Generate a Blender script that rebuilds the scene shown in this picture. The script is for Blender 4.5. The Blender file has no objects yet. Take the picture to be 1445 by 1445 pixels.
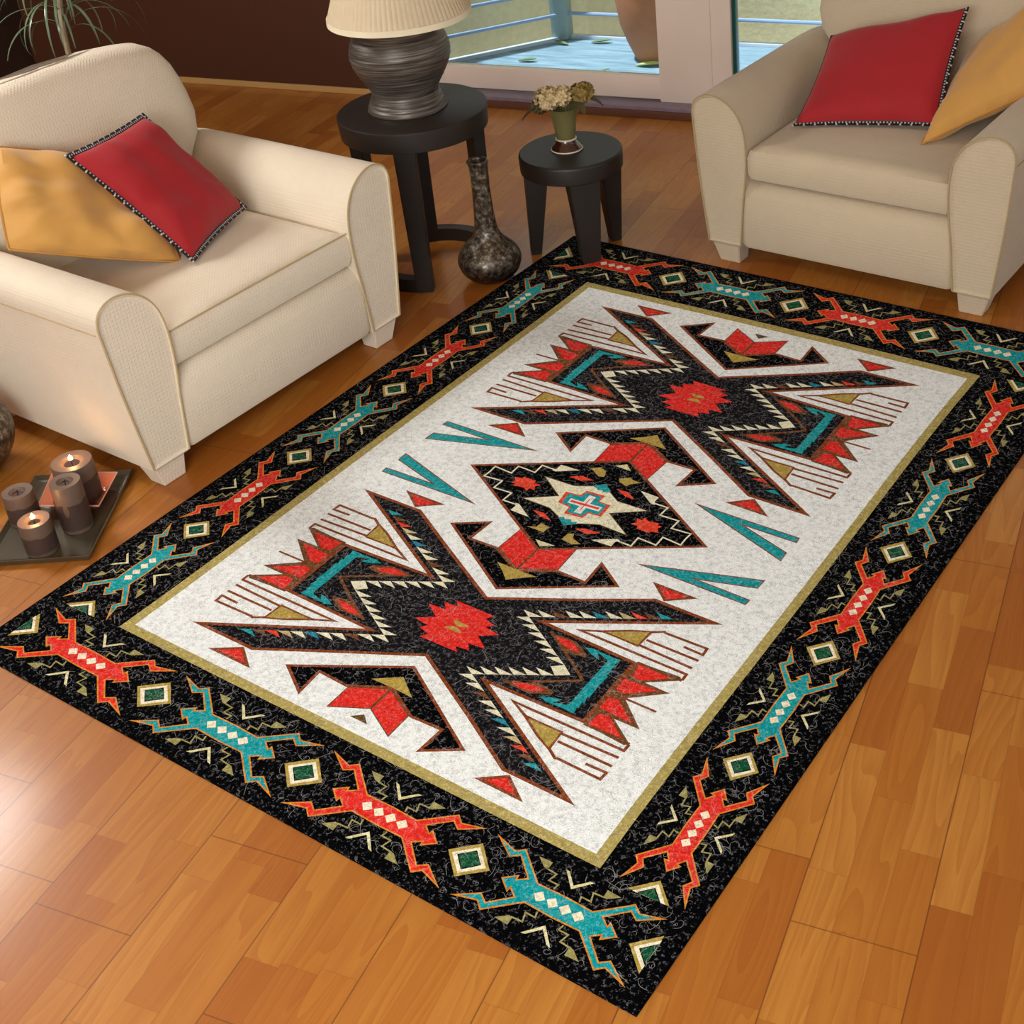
import bpy, bmesh, math, random, json
from mathutils import Vector, Matrix, noise
from mathutils.geometry import tessellate_polygon
C = bpy.context.scene.collection
SC = bpy.context.scene
PI = math.pi
random.seed(7)

# ------------------------------------------------------------------ helpers
def lin(r, g, b):
    f = lambda c: (c/255/12.92) if c/255 <= .04045 else ((c/255+.055)/1.055)**2.4
    return (f(r), f(g), f(b), 1)

class NT:
    """small node-tree helper"""
    def __init__(s, m):
        m.use_nodes = True; s.t = m.node_tree; s.t.nodes.clear()
        s.out = s.t.nodes.new('ShaderNodeOutputMaterial'); s.b = s.n('ShaderNodeBsdfPrincipled')
        s.l(s.b.outputs[0], s.out.inputs[0])
    def n(s, ty, **k):
        x = s.t.nodes.new(ty)
        for a, v in k.items(): setattr(x, a, v)
        return x
    def l(s, a, b): s.t.links.new(a, b)
    def val(s, node, i, v):
        if hasattr(v, 'is_linked'): s.l(v, node.inputs[i])
        else: node.inputs[i].default_value = v
    def math(s, op, a, b=0., c=0.):
        x = s.n('ShaderNodeMath', operation=op); s.val(x, 0, a); s.val(x, 1, b); s.val(x, 2, c); return x.outputs[0]
    def obj(s): return s.n('ShaderNodeTexCoord').outputs['Object']
    def mapping(s, v, scale=(1, 1, 1), loc=(0, 0, 0), rot=(0, 0, 0)):
        x = s.n('ShaderNodeMapping'); s.l(v, x.inputs[0]); x.inputs['Scale'].default_value = scale
        x.inputs['Location'].default_value = loc; x.inputs['Rotation'].default_value = rot; return x.outputs[0]
    def noise(s, v, sc, det=3, rough=.5, dist=0):
        x = s.n('ShaderNodeTexNoise'); s.l(v, x.inputs['Vector']); x.inputs['Scale'].default_value = sc
        x.inputs['Detail'].default_value = det; x.inputs['Roughness'].default_value = rough; x.inputs['Distortion'].default_value = dist
        return x.outputs['Fac']
    def mix(s, f, a, b):
        x = s.n('ShaderNodeMix', data_type='RGBA'); s.val(x, 0, f); s.val(x, 6, a); s.val(x, 7, b); return x.outputs[2]
    def ramp(s, f, pts):
        x = s.n('ShaderNodeValToRGB'); s.l(f, x.inputs[0]); e = x.color_ramp.elements
        while len(e) < len(pts): e.new(.5)
        for q, (p, c) in zip(e, pts): q.position = p; q.color = c
        return x.outputs[0]
    def rng(s, f, a, b, c, d):
        x = s.n('ShaderNodeMapRange'); s.l(f, x.inputs[0])
        for i, q in enumerate((a, b, c, d)): x.inputs[i+1].default_value = q
        return x.outputs[0]
    def bump(s, h, st=.3, dist=.002):
        x = s.n('ShaderNodeBump'); x.inputs['Strength'].default_value = st; x.inputs['Distance'].default_value = dist
        s.l(h, x.inputs['Height']); s.l(x.outputs[0], s.b.inputs['Normal'])

def mat(name, col, rough=.6, metal=0, var=.15, vs=8, bump=0, bs=60, coat=0, sheen=0):
    m = bpy.data.materials.new(name); t = NT(m); v = t.obj()
    k = t.noise(v, vs, 4)
    a = tuple(c*(1-var) for c in col[:3])+(1,); b = tuple(min(1, c*(1+var)) for c in col[:3])+(1,)
    t.l(t.mix(k, a, b), t.b.inputs['Base Color'])
    t.b.inputs['Roughness'].default_value = rough; t.b.inputs['Metallic'].default_value = metal
    t.b.inputs['Coat Weight'].default_value = coat; t.b.inputs['Coat Roughness'].default_value = .15
    if sheen: t.b.inputs['Sheen Weight'].default_value = sheen
    if bump: t.bump(t.noise(v, bs, 4), bump)
    return m

def link(name, bm, mats, parent=None, smooth=True, loc=None):
    me = bpy.data.meshes.new(name); bmesh.ops.recalc_face_normals(bm, faces=bm.faces[:]); bm.to_mesh(me); bm.free()
    for m in (mats if isinstance(mats, (list, tuple)) else [mats]): me.materials.append(m)
    if smooth:
        me.polygons.foreach_set('use_smooth', [True]*len(me.polygons))
        try: me.set_sharp_from_angle(angle=math.radians(38))
        except Exception: pass
    o = bpy.data.objects.new(name, me); C.objects.link(o)
    if parent: o.parent = parent
    if loc: o.location = loc
    return o
def tag(o, label=None, cat=None, group=None, kind=None):
    for k, v in (('label', label), ('category', cat), ('group', group), ('kind', kind)):
        if v: o[k] = v
    return o
def thing(name, loc, rz=0, label=None, cat=None, group=None):
    o = bpy.data.objects.new(name, None); C.objects.link(o); o.location = loc; o.rotation_euler = (0, 0, rz)
    o.empty_display_size = .1
    return tag(o, label, cat, group)
def struct(name, bm, m, **k): return tag(link(name, bm, m, **k), kind='structure')

def box(bm, c, s, rz=0, bev=0, mi=0, rot=None):
    r = bmesh.ops.create_cube(bm, size=1); vs = r['verts']
    M = Matrix.Translation(c) @ (rot.to_4x4() if rot else Matrix.Rotation(rz, 4, 'Z')) @ Matrix.Diagonal((*s, 1))
    bmesh.ops.transform(bm, matrix=M, verts=vs)
    fs = {f for v in vs for f in v.link_faces}
    for f in fs: f.material_index = mi
    if bev:
        es = list({e for v in vs for e in v.link_edges})
        bmesh.ops.bevel(bm, geom=es, offset=bev, segments=2, affect='EDGES', profile=.6)
def hexa(bm, bot, top, bev=0):
    """eight corner block: four bottom, four top points"""
    vs = [bm.verts.new(p) for p in bot]+[bm.verts.new(p) for p in top]
    for f in ((3, 2, 1, 0), (4, 5, 6, 7), (0, 1, 5, 4), (1, 2, 6, 5), (2, 3, 7, 6), (3, 0, 4, 7)): bm.faces.new([vs[i] for i in f])
    if bev: bmesh.ops.bevel(bm, geom=list({e for v in vs for e in v.link_edges}), offset=bev, segments=2, affect='EDGES')
def rings(bm, R, caps=True, closed=True, mi=0):
    """loft through rings of equal length"""
    V = [[bm.verts.new(p) for p in r] for r in R]; n = len(R[0])
    for a, b in zip(V, V[1:]):
        for i in range(n if closed else n-1):
            f = bm.faces.new((a[i], a[(i+1) % n], b[(i+1) % n], b[i])); f.material_index = mi
    if caps:
        for r in (V[0][::-1], V[-1]):
            f = bm.faces.new(r); f.material_index = mi
def lathe(bm, prof, n=48, c=(0, 0, 0), mi=0, caps=True, mod=None):
    R = []
    for r, z in prof:
        R.append([Vector((c[0]+(r*(mod(i/n, z) if mod else 1))*math.cos(2*PI*i/n), c[1]+(r*(mod(i/n, z) if mod else 1))*math.sin(2*PI*i/n), c[2]+z)) for i in range(n)])
    rings(bm, R, caps, mi=mi)
def tube(bm, pts, r, n=8, closed=False, mi=0, caps=True):
    pts = [Vector(p) for p in pts]; N = len(pts); R = []; up = None
    for i, p in enumerate(pts):
        a = pts[(i-1) % N] if (closed or i > 0) else p; b = pts[(i+1) % N] if (closed or i < N-1) else p
        t = (b-a).normalized()
        if up is None:
            up = t.orthogonal().normalized()
        up = (up-t*up.dot(t)).normalized() if (up-t*up.dot(t)).length > 1e-6 else t.orthogonal().normalized()
        s = t.cross(up); rr = r[i] if isinstance(r, (list, tuple)) else r
        R.append([p+(up*math.cos(2*PI*k/n)+s*math.sin(2*PI*k/n))*rr for k in range(n)])
    if closed: R.append(R[0])
    if closed:
        V = [[bm.verts.new(q) for q in rr] for rr in R[:-1]]; V.append(V[0])
        for a, b in zip(V, V[1:]):
            for i in range(n): bm.faces.new((a[i], a[(i+1) % n], b[(i+1) % n], b[i])).material_index = mi
    else: rings(bm, R, caps, mi=mi)
def smooth_path(P, k=6, closed=False):
    P = [Vector(p) for p in P]; n = len(P); out = []
    for i in range(n if closed else n-1):
        p0 = P[(i-1) % n] if closed or i > 0 else P[0]; p1 = P[i]; p2 = P[(i+1) % n]; p3 = P[(i+2) % n] if closed or i+2 < n else P[-1]
        for j in range(k):
            t = j/k; out.append(.5*((2*p1)+(p2-p0)*t+(2*p0-5*p1+4*p2-p3)*t*t+(3*p1-p0-3*p2+p3)*t**3))
    if not closed: out.append(P[-1])
    return out

RUG = {'q': {
    'xg': 0.6836,
    'xa': 0.5499,
    'ya1': 0.8881,
    'ya2': 0.2304,
    'ym': 0.5594,
    'xd': 0.3744,
    'yd': 0.2206,
    'W': 0.9103,
    'L': 1.2419,
    's': 0.4391,
    'yb': 1.1216,
    'sl': 0.4047,
    'xr': 0.8074,
}, 'ex': [
    (0, 0),
    (0, 1),
    (0, 2),
    (0, 3),
    (0, 4),
    (0, 5),
    (0, 6),
    (1, 0),
    (1, 1),
    (1, 2),
    (1, 3),
    (1, 4),
    (1, 5),
    (2, 0),
    (2, 1),
    (2, 2),
    (2, 3),
    (2, 4),
    (3, 0),
    (3, 1),
    (3, 2),
    (3, 3),
    (4, 0),
    (4, 1),
    (4, 2),
    (5, 0),
    (5, 1),
    (6, 0),
], 'co': [
    (0.045617, 0.11062),
    (0.014866, 1.13422),
    (-0.005536, -0.073243),
    (0.000766, -0.021251),
    (0.004592, 0.000325),
    (-0.000858, 0.021818),
    (-5.9e-05, 0.000124),
    (1.14475, 0.019427),
    (0.010679, -0.007476),
    (-0.016024, -0.009323),
    (-0.003642, 0.013581),
    (0.021263, -0.002859),
    (-0.000165, -0.00584),
    (-0.056602, 0.017758),
    (-0.014748, -0.00905),
    (0.008768, -0.001216),
    (-0.002304, -0.001704),
    (-0.005673, 0.000627),
    (-0.008481, -0.001644),
    (-0.006102, 0.00053),
    (2e-05, 0.001055),
    (0.000651, 0.000183),
    (-0.000146, -0.018009),
    (0.002528, 0.007339),
    (0.00018, -0.001324),
    (0.004, 0.002693),
    (-0.000978, -0.000543),
    (-0.000744, -0.00011),
], 'el': [
    ['M', 'body', 'coal', 'rust', 1, 0.0095, [(0, 0.127), (0.1944, 0.2344), (0.3611, 0.3297), (0.3757, 0.329), (0.5517, 0.3293), (0.183, 0.1236), (0.4396, 0.1151), (0.4388, 0)]],
    ['M', 'poly', 'cream', None, 3, 0, [(0.1291, 0.1177), (0.158, 0.1337), (0.1031, 0.1334)]],
    ['M', 'poly', 'cream', None, 3, 0, [(0.1591, 0.1343), (0.1876, 0.15), (0.1333, 0.1499)]],
    ['M', 'poly', 'brown', None, 3, 0, [(0.1888, 0.1507), (0.2169, 0.1662), (0.1631, 0.1662)]],
    ['M', 'poly', 'cream', None, 3, 0, [(0.218, 0.1668), (0.2458, 0.182), (0.1925, 0.1823)]],
    ['M', 'poly', 'cream', None, 3, 0, [(0.2469, 0.1827), (0.2743, 0.1977), (0.2215, 0.198)]],
    ['M', 'poly', 'blue', None, 3, 0, [(0.2753, 0.1983), (0.3024, 0.2131), (0.2501, 0.2136)]],
    ['M', 'poly', 'cream', None, 3, 0, [(0.3034, 0.2137), (0.3301, 0.2283), (0.2783, 0.2289)]],
    ['M', 'poly', 'tan', None, 3, 0, [(0.3312, 0.2289), (0.3575, 0.2432), (0.3062, 0.244)]],
    ['M', 'poly', 'orange', None, 3, 0, [(0.3585, 0.2438), (0.3845, 0.258), (0.3337, 0.2588)]],
    ['M', 'poly', 'brown', None, 3, 0, [(0.3856, 0.2586), (0.4112, 0.2725), (0.3608, 0.2735)]],
    ['M', 'poly', 'teal', None, 3, 0, [(0.4122, 0.2731), (0.4376, 0.2868), (0.3876, 0.2879)]],
    ['M', 'poly', 'cream', None, 3, 0, [(0.1028, 0.1024), (0.1523, 0.1029), (0.1565, 0.1021), (0.1293, 0.118)]],
    ['M', 'poly', 'cream', None, 3, 0, [(0.1311, 0.0859), (0.1804, 0.0864), (0.1846, 0.0857), (0.1574, 0.1015)]],
    ['M', 'poly', 'cream', None, 3, 0, [(0.1593, 0.0694), (0.2085, 0.07), (0.2127, 0.0693), (0.1855, 0.0851)]],
    ['M', 'poly', 'cream', None, 3, 0, [(0.1876, 0.0529), (0.2367, 0.0536), (0.2408, 0.0529), (0.2136, 0.0687)]],
    ['M', 'poly', 'cream', None, 3, 0, [(0.2159, 0.0365), (0.2649, 0.0373), (0.269, 0.0366), (0.2418, 0.0524)]],
    ['M', 'poly', 'cream', None, 3, 0, [(0.2443, 0.0202), (0.2931, 0.0211), (0.2972, 0.0204), (0.27, 0.0361)]],
    ['M', 'poly', 'cream', None, 3, 0, [(0.2724, 0), (0.2927, 0), (0.3273, 0), (0.2975, 0.0207)]],
    ['M', 'stroke', 'brown', None, 3, 0.0075, [(0.2058, 0.1003), (0.2425, 0.0787), (0.3071, 0.0373), (0.3622, 0)]],
    ['M', 'poly', 'brown', None, 3, 0, [(0.2036, 0.0971), (0.25, 0.0703), (0.2866, 0.0608), (0.3268, 0.067), (0.3211, 0.0781), (0.2782, 0.1021), (0.2395, 0.101)]],
    ['M', 'poly', 'red', None, 4, 0, [(0.2237, 0.0925), (0.2517, 0.0776), (0.2835, 0.0709), (0.3066, 0.0735), (0.2786, 0.0929), (0.2552, 0.0973)]],
    ['M', 'poly', 'teal', None, 3, 0, [(0.3061, 0.0967), (0.3367, 0.082), (0.3567, 0.0773), (0.3428, 0.0967), (0.373, 0.0872), (0.3775, 0.083), (0.3769, 0), (0.4035, 0), (0.4059, 0.0399), (0.4002, 0.0394), (0.4058, 0.0623), (0.3989, 0.06), (0.4034, 0.0811), (0.3977, 0.0806), (0.4031, 0.1019), (0.3727, 0.1007), (0.3264, 0.1023)]],
    ['M', 'poly', 'brown', None, 3, 0, [(0.439, 0.1169), (0.4383, 0), (0.4776, 0), (0.5579, 0.0662), (0.4899, 0.0677), (0.5609, 0.116), (0.5518, 0.1252)]],
    ['M', 'poly', 'red', None, 4, 0, [(0.4467, 0.1122), (0.4544, 0.0707), (0.4769, 0.0668), (0.5375, 0.1104)]],
    ['M', 'poly', 'red', None, 4, 0, [(0.4426, 0.0549), (0.4439, 0.017), (0.465, 0.0103), (0.5336, 0.0597)]],
    ['M', 'stroke', 'rust', None, 3, 0.0062, [(0.4763, 0), (0.5614, 0)]],
    ['M', 'stroke', 'rust', None, 3, 0.009, [(0.4396, 0.1151), (0.5613, 0.1167)]],
    ['M', 'stroke', 'rust', None, 3, 0.0074, [(0.4408, 0.238), (0.4163, 0.2223), (0.3712, 0.202), (0.3105, 0.1643), (0.2626, 0.1409), (0.312, 0.141), (0.4484, 0.1399), (0.5605, 0.1394), (0.5612, 0.1177)]],
    ['M', 'stroke', 'rust', None, 3, 0.0074, [(0.3112, 0.1652), (0.4151, 0.1684), (0.5613, 0.1633)]],
    ['M', 'stroke', 'rust', None, 3, 0.0074, [(0.4183, 0.1924), (0.5619, 0.1925)]],
    ['M', 'stroke', 'rust', None, 3, 0.0074, [(0.4163, 0.2223), (0.4408, 0.238), (0.4464, 0.2356), (0.5591, 0.238), (0.5611, 0.2146), (0.5076, 0.2164)]],
    ['M', 'poly', 'rust', None, 3, 0, [(0.3099, 0.1634), (0.4136, 0.1611), (0.4178, 0.2235), (0.3722, 0.2035)]],
    ['M', 'poly', 'gold', None, 4, 0, [(0.3221, 0.168), (0.4087, 0.1671), (0.4112, 0.2184), (0.3725, 0.1991)]],
    ['M', 'outl', 'red', 'rust', 3, 0.008, [(0.3204, 0.3796), (0.3829, 0.3309), (0.4511, 0.3801)]],
    ['F', 'poly', 'gold', None, 5, 0, [(-0.022, -0.015), (-0.0067, -0.0168), (0.0278, -0.0142), (0.0074, -0.0007), (-0.0064, -0.0033)]],
    ['F', 'poly', 'gold', None, 5, 0, [(-0.0255, 0.0184), (-0.0101, 0.005), (0.0048, 0.0038), (0.0254, 0.0142), (0.0101, 0.0191)]],
    ['F', 'poly', 'red', None, 4, 0, [(-0.0581, -0.077), (0.0573, -0.0763), (0.0432, -0.0577), (0.0767, -0.0489), (0.062, -0.033), (0.106, -0.0271), (0.0645, 0.0021), (0.1061, 0.0313), (0.0594, 0.0357), (0.0768, 0.0552), (0.0402, 0.0603), (0.0567, 0.0749), (-0.0551, 0.0768), (-0.0415, 0.0584), (-0.0753, 0.0501), (-0.0608, 0.0341), (-0.106, 0.0284), (-0.0643, -0.0014), (-0.1088, -0.0321), (-0.0598, -0.036), (-0.0788, -0.0566), (-0.0404, -0.0612)]],
    ['O', 'half', 'black', 'rust', 1, 0.008, [(0, 0.7257), (0.2602, 0.8839), (0.1674, 0.9455), (0.1732, 0.8639), (0.0913, 0.8677), (0, 0.8166)]],
    ['O', 'outl', 'red', 'bronze', 3, 0.003, [(0, 0.8167), (0.0884, 0.8639), (0.0888, 0.9428), (0, 0.8949)]],
    ['O', 'poly', 'gold', None, 4, 0, [(0, 0.7701), (0.0272, 0.7907), (0.0597, 0.815), (0.0217, 0.8134), (0, 0.8128)]],
    ['O', 'poly', 'bronze', None, 3, 0, [(0, 0.9156), (0.0251, 0.9368), (0, 0.9366)]],
    ['I', 'half', 'black', 'rust', 1, 0.008, [(0, 0.398), (0.2612, 0.2375), (0.1677, 0.1763), (0.1729, 0.2614), (0.0922, 0.2589), (0, 0.3095)]],
    ['I', 'outl', 'red', 'bronze', 3, 0.003, [(0, 0.3091), (0.0922, 0.2589), (0.0862, 0.158), (0, 0.2181)]],
    ['I', 'poly', 'gold', None, 4, 0, [(0, 0.3095), (0, 0.3091), (0.0596, 0.3081), (0.0248, 0.3332), (0, 0.3556)]],
    ['Q', 'outl', 'teal', 'rust', 1, 0.0035, [(0.5643, 0.1433), (0.2486, 0.1406), (0.5638, 0.04), (0.5618, 0.0771), (0.4164, 0.1189), (0.5663, 0.1211)]],
    ['C', 'outl', 'black', 'rust', 4, 0.008, [(-0.374399, 0), (0, -0.220644), (0.374399, 0), (0, 0.220644)]],
    ['Q', 'stroke', 'cream', None, 6, 0.0047, [(0.3071, 0), (0.3088, 0.0253), (0.2526, 0.0205), (0.2538, 0.0557), (0.1981, 0.0531), (0.1995, 0.0897), (0.1548, 0.0886)]],
    ['Q', 'poly', 'cream', None, 6, 0, [(0.1634, 0.0835), (0.1519, 0.0831), (0.0972, 0.1177), (0.1563, 0.1156), (0.1557, 0.0961)]],
    ['C', 'poly', 'orange', None, 6, 0, [(-0.2281, 0.0152), (-0.2213, 0.0033), (-0.2341, -0.0109), (-0.212, -0.016), (-0.2125, -0.0239), (-0.2, -0.0225), (-0.1732, -0.0228), (-0.1714, -0.0129), (-0.1503, -0.0131), (-0.1607, -0.0014), (-0.1523, 0.014), (-0.1684, 0.0128), (-0.1691, 0.026), (-0.1838, 0.018), (-0.2161, 0.0228), (-0.2148, 0.014)]],
    ['C', 'poly', 'orange', None, 6, 0, [(0.2281, -0.0152), (0.2213, -0.0033), (0.2341, 0.0109), (0.212, 0.016), (0.2125, 0.0239), (0.2, 0.0225), (0.1732, 0.0228), (0.1714, 0.0129), (0.1503, 0.0131), (0.1607, 0.0014), (0.1523, -0.014), (0.1684, -0.0128), (0.1691, -0.026), (0.1838, -0.018), (0.2161, -0.0228), (0.2148, -0.014)]],
    ['C', 'outl', 'cream', 'bronze', 5, 0.0025, [(-0.17, -0.0526), (-0.0718, -0.054), (-0.03, -0.074), (-0.0025, -0.0967), (0.0284, -0.0763), (0.0692, -0.0518), (0.167, -0.0553), (0.0804, 0.003), (0.1726, 0.0598), (0.0818, 0.0569), (0.033, 0.0787), (0.0012, 0.1038), (-0.0294, 0.0808), (-0.0724, 0.0601), (-0.1648, 0.0587), (-0.0834, 0.0038)]],
    ['C', 'poly', 'teal', None, 6, 0, [(-0.0282, -0.075), (0.0004, -0.0998), (0.0295, -0.0769), (0.0252, -0.0699), (0.013, -0.0657), (0.0062, -0.0722), (-0.0048, -0.0663), (-0.0113, -0.0723)]],
    ['C', 'poly', 'teal', None, 6, 0, [(-0.0294, 0.0808), (-0.0188, 0.0711), (-0.0095, 0.0796), (0.0037, 0.0716), (0.0122, 0.0804), (0.0246, 0.0735), (0.0259, 0.0826), (0.0004, 0.1028)]],
    ['C', 'poly', 'orange', None, 6, 0, [(-0.1053, -0.0808), (-0.0776, -0.0997), (-0.0371, -0.0981), (-0.0678, -0.0793)]],
    ['C', 'poly', 'orange', None, 6, 0, [(0.0374, -0.0944), (0.0707, -0.0966), (0.1045, -0.0785), (0.0749, -0.0772)]],
    ['C', 'poly', 'orange', None, 6, 0, [(-0.1055, 0.0869), (-0.0723, 0.0832), (-0.0382, 0.1024), (-0.0724, 0.1008)]],
    ['C', 'poly', 'orange', None, 6, 0, [(0.0351, 0.0999), (0.0599, 0.0861), (0.1039, 0.0832), (0.0742, 0.104)]],
    ['C', 'poly', 'gold', None, 6, 0, [(-0.0795, -0.1401), (-0.054, -0.1552), (-0.032, -0.149), (-0.0219, -0.1238), (-0.0369, -0.1182), (-0.0659, -0.1351)]],
    ['C', 'poly', 'gold', None, 6, 0, [(0.0174, -0.1351), (0.0423, -0.1546), (0.0547, -0.1469), (0.0808, -0.1473), (0.0586, -0.1293), (0.0524, -0.1158), (0.0269, -0.1243)]],
    ['C', 'poly', 'gold', None, 6, 0, [(-0.0795, 0.152), (-0.0564, 0.1413), (-0.0545, 0.1228), (-0.0255, 0.1278), (-0.0277, 0.1529), (-0.0543, 0.1514)]],
    ['C', 'poly', 'gold', None, 6, 0, [(0.0296, 0.1526), (0.0309, 0.126), (0.045, 0.1181), (0.053, 0.1358), (0.0837, 0.1456), (0.0641, 0.1573)]],
    ['C', 'poly', 'pale', None, 6, 0, [(-0.0245, -0.1797), (0.0014, -0.2006), (0.0276, -0.1788)]],
    ['C', 'poly', 'pale', None, 6, 0, [(-0.0282, 0.1852), (-0.0029, 0.204), (0.0311, 0.1832)]],
    ['C', 'poly', 'orange', None, 7, 0, [(-0.075, -0.0205), (-0.0331, -0.0252), (-0.0279, -0.05), (0.0273, -0.0539), (0.0273, -0.0269), (0.0624, -0.0267), (0.0661, 0.0259), (0.03, 0.029), (0.0268, 0.0535), (-0.0263, 0.06), (-0.0297, 0.0312), (-0.0666, 0.0282)]],
    ['C', 'poly', 'teal', None, 8, 0, [(-0.0643, -0.0172), (-0.0283, -0.0212), (-0.0238, -0.0425), (0.0235, -0.0459), (0.0236, -0.0227), (0.0538, -0.0226), (0.0571, 0.0227), (0.026, 0.0254), (0.0232, 0.0465), (-0.0226, 0.0521), (-0.0254, 0.0272), (-0.0571, 0.0247)]],
    ['C', 'stroke', 'white', None, 9, 0.02, [(-0.0458, 0.0075), (0.0485, 0.0007)]],
    ['C', 'stroke', 'white', None, 9, 0.02, [(-0.0005, -0.0374), (0.0034, 0.0421)]],
    ['C', 'stroke', 'orange', None, 10, 0.008, [(-0.041, 0.0072), (0.0434, 0.0004)]],
    ['C', 'stroke', 'orange', None, 10, 0.003, [(-0.0002, -0.0235), (0.0031, 0.0285)]],
    ['B', 'body', 'MOTIF', 'amber', 1, 0.0033, [(0, 0.0285), (0.0654, 0.0266), (0.1338, 0.0845), (0.1511, 0.0696), (0.2071, 0.0852), (0.1536, 0.0495), (0.1339, 0.0631), (0.092, 0.0251), (0.1083, 0.0131), (0.1099, 0.0235), (0.1397, 0)]],
    ['B', 'stroke', 'olive', None, 1, 0.0034, [(0.072, 0.0657), (0.0447, 0.0637), (0.0509, 0.0432), (0.0278, 0.0433), (0.0312, 0.0301)]],
    ['B', 'poly', 'olive', None, 1, 0, [(0.0995, 0.0825), (0.0671, 0.084), (0.0669, 0.0651), (0.0763, 0.065)]],
    ['B', 'poly', 'pale', None, 1, 0, [(0.0349, 0.0847), (0.0248, 0.0827), (0, 0.0575), (0, 0.0479)]],
    ['D', 'poly', 'ivory', None, 3, 0, [(-0.0604, -0.0023), (-0.0456, -0.0144), (-0.0319, 0.0004), (-0.0467, 0.0123)]],
    ['D', 'poly', 'ivory', None, 3, 0, [(-0.0296, -0.0026), (-0.0148, -0.0146), (-0.0014, 0.0001), (-0.0161, 0.012)]],
    ['S', 'poly', 'gold', None, 1, 0, [(-0.0529, 0.0004), (0.0002, -0.0489), (0.0508, -0.0006), (-0.0035, 0.047)]],
    ['S', 'poly', 'ivory', None, 2, 0, [(-0.042, 0.0019), (0.0014, -0.038), (0.0403, -0.0019), (-0.0027, 0.0372)]],
    ['S', 'poly', 'black', None, 3, 0, [(-0.0303, 0.0001), (0.0001, -0.0283), (0.0282, -0.0023), (-0.002, 0.0272)]],
    ['S', 'poly', 'green', None, 4, 0, [(-0.0273, -0.0002), (0.0007, -0.0253), (0.0257, -0.0027), (-0.0027, 0.0231)]],
]}
# ------------------------------------------------------------------ materials
def fabric(name, col, bs=210, st=.22, rough=.85, var=.06, kind='weave', sheen=.2):
    m = bpy.data.materials.new(name); t = NT(m); v = t.obj()
    a = tuple(c*(1-var) for c in col[:3])+(1,); b = tuple(min(1, c*(1+var)) for c in col[:3])+(1,)
    t.l(t.mix(t.noise(v, 9, 5), a, b), t.b.inputs['Base Color'])
    t.b.inputs['Roughness'].default_value = rough; t.b.inputs['Sheen Weight'].default_value = sheen
    if kind == 'weave':      # small basket bumps on all three axes
        s = t.n('ShaderNodeSeparateXYZ'); t.l(v, s.inputs[0])
        w = [t.math('SINE', t.math('MULTIPLY', s.outputs[i], bs*2.4)) for i in range(3)]
        g = t.math('ADD', t.math('MULTIPLY', w[0], w[1]), t.math('ADD', t.math('MULTIPLY', w[1], w[2]), t.math('MULTIPLY', w[0], w[2])))
        g = t.math('ADD', g, t.math('MULTIPLY', t.noise(v, 300, 2), 1.2))
        t.bump(g, st, .0016)
    else:
        t.bump(t.noise(v, bs, 5, .6), st, .002)
    return m
M_CREAM = fabric('cream_upholstery', lin(226, 211, 188))
M_CREAM2 = fabric('beige_upholstery', lin(196, 178, 150), st=.25)
M_PIPE = mat('upholstery_piping', lin(186, 162, 118), .8)
M_PIPE2 = mat('beige_seam', lin(172, 148, 108), .8)
M_RED = fabric('crimson_cotton', lin(162, 14, 24), 26, .55, .8, .10, 'cloth', .12)
M_GOLD = fabric('mustard_suede', lin(206, 152, 74), 16, .6, .8, .10, 'cloth', .3)
M_GOLDP = mat('mustard_piping', lin(190, 135, 62), .7)
M_DARK = mat('espresso_wood', lin(30, 21, 15), .5, var=.2, vs=14, coat=.03)
M_BLACKB = mat('black_beads', lin(18, 17, 20), .35); M_WHITEB = mat('white_beads', lin(190, 188, 185), .4)
M_WAX = mat('brown_wax', lin(98, 76, 62), .5, var=.22, vs=40, bump=.25, bs=40)
M_WAXD = mat('dark_wax_label', lin(62, 44, 36), .55, var=.3, vs=60, bump=.3, bs=50)
M_WICKD = mat('charred_wick', lin(18, 14, 14), .8)
M_POOL = mat('molten_wax', lin(40, 12, 14), .08, coat=1)
M_TRAY = mat('pewter_green_tray', lin(72, 64, 48), .3, var=.12, metal=.2, coat=.5)
M_COPPER = mat('copper_enamel', lin(222, 122, 84), .22, var=.1, coat=.7)
M_RIM = mat('pale_copper_rim', lin(214, 170, 150), .25, coat=.5)
M_WALL = mat('chocolate_wall_paint', lin(72, 33, 8), .6, var=.05, vs=2)
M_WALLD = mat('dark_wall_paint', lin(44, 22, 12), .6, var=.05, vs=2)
M_BASE = mat('cream_baseboard_paint', lin(190, 148, 88), .5, var=.05)
M_DOORF = mat('beige_door_paint', lin(232, 214, 200), .45, var=.03)
M_SILL = mat('lilac_stone_sill', lin(128, 112, 126), .4, var=.3, vs=25)
M_SILLW = mat('sill_wood', lin(96, 56, 36), .5)
M_GASK = mat('teal_glass_edge', lin(20, 84, 80), .25)
M_STUCCO = mat('olive_stucco', lin(234, 226, 184), .95, var=.16, vs=30, bump=1, bs=40)
M_BLUEP = mat('pale_blue_paint', lin(150, 178, 214), .45, var=.1, vs=20)
M_POSTP = mat('grey_teal_paint', lin(146, 172, 172), .6, var=.1)
M_DECKW = mat('white_deck_edge', lin(206, 222, 240), .5, var=.08)
M_TERRA = mat('terracotta', lin(176, 118, 84), .8, var=.1, vs=20, bump=.3)
M_LEAF = mat('fallen_leaf_green', lin(96, 128, 84), .6, var=.3)
M_LEAFB = mat('yellow_green_leaf', lin(176, 194, 112), .6, var=.2)
M_FROND = mat('frond_green', lin(92, 108, 84), .22, var=.35, vs=12)
M_TRUNK = mat('pale_palm_stem', lin(150, 140, 112), .7, var=.3, vs=30)
M_POTD = mat('dark_planter', lin(60, 44, 36), .5)
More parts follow.
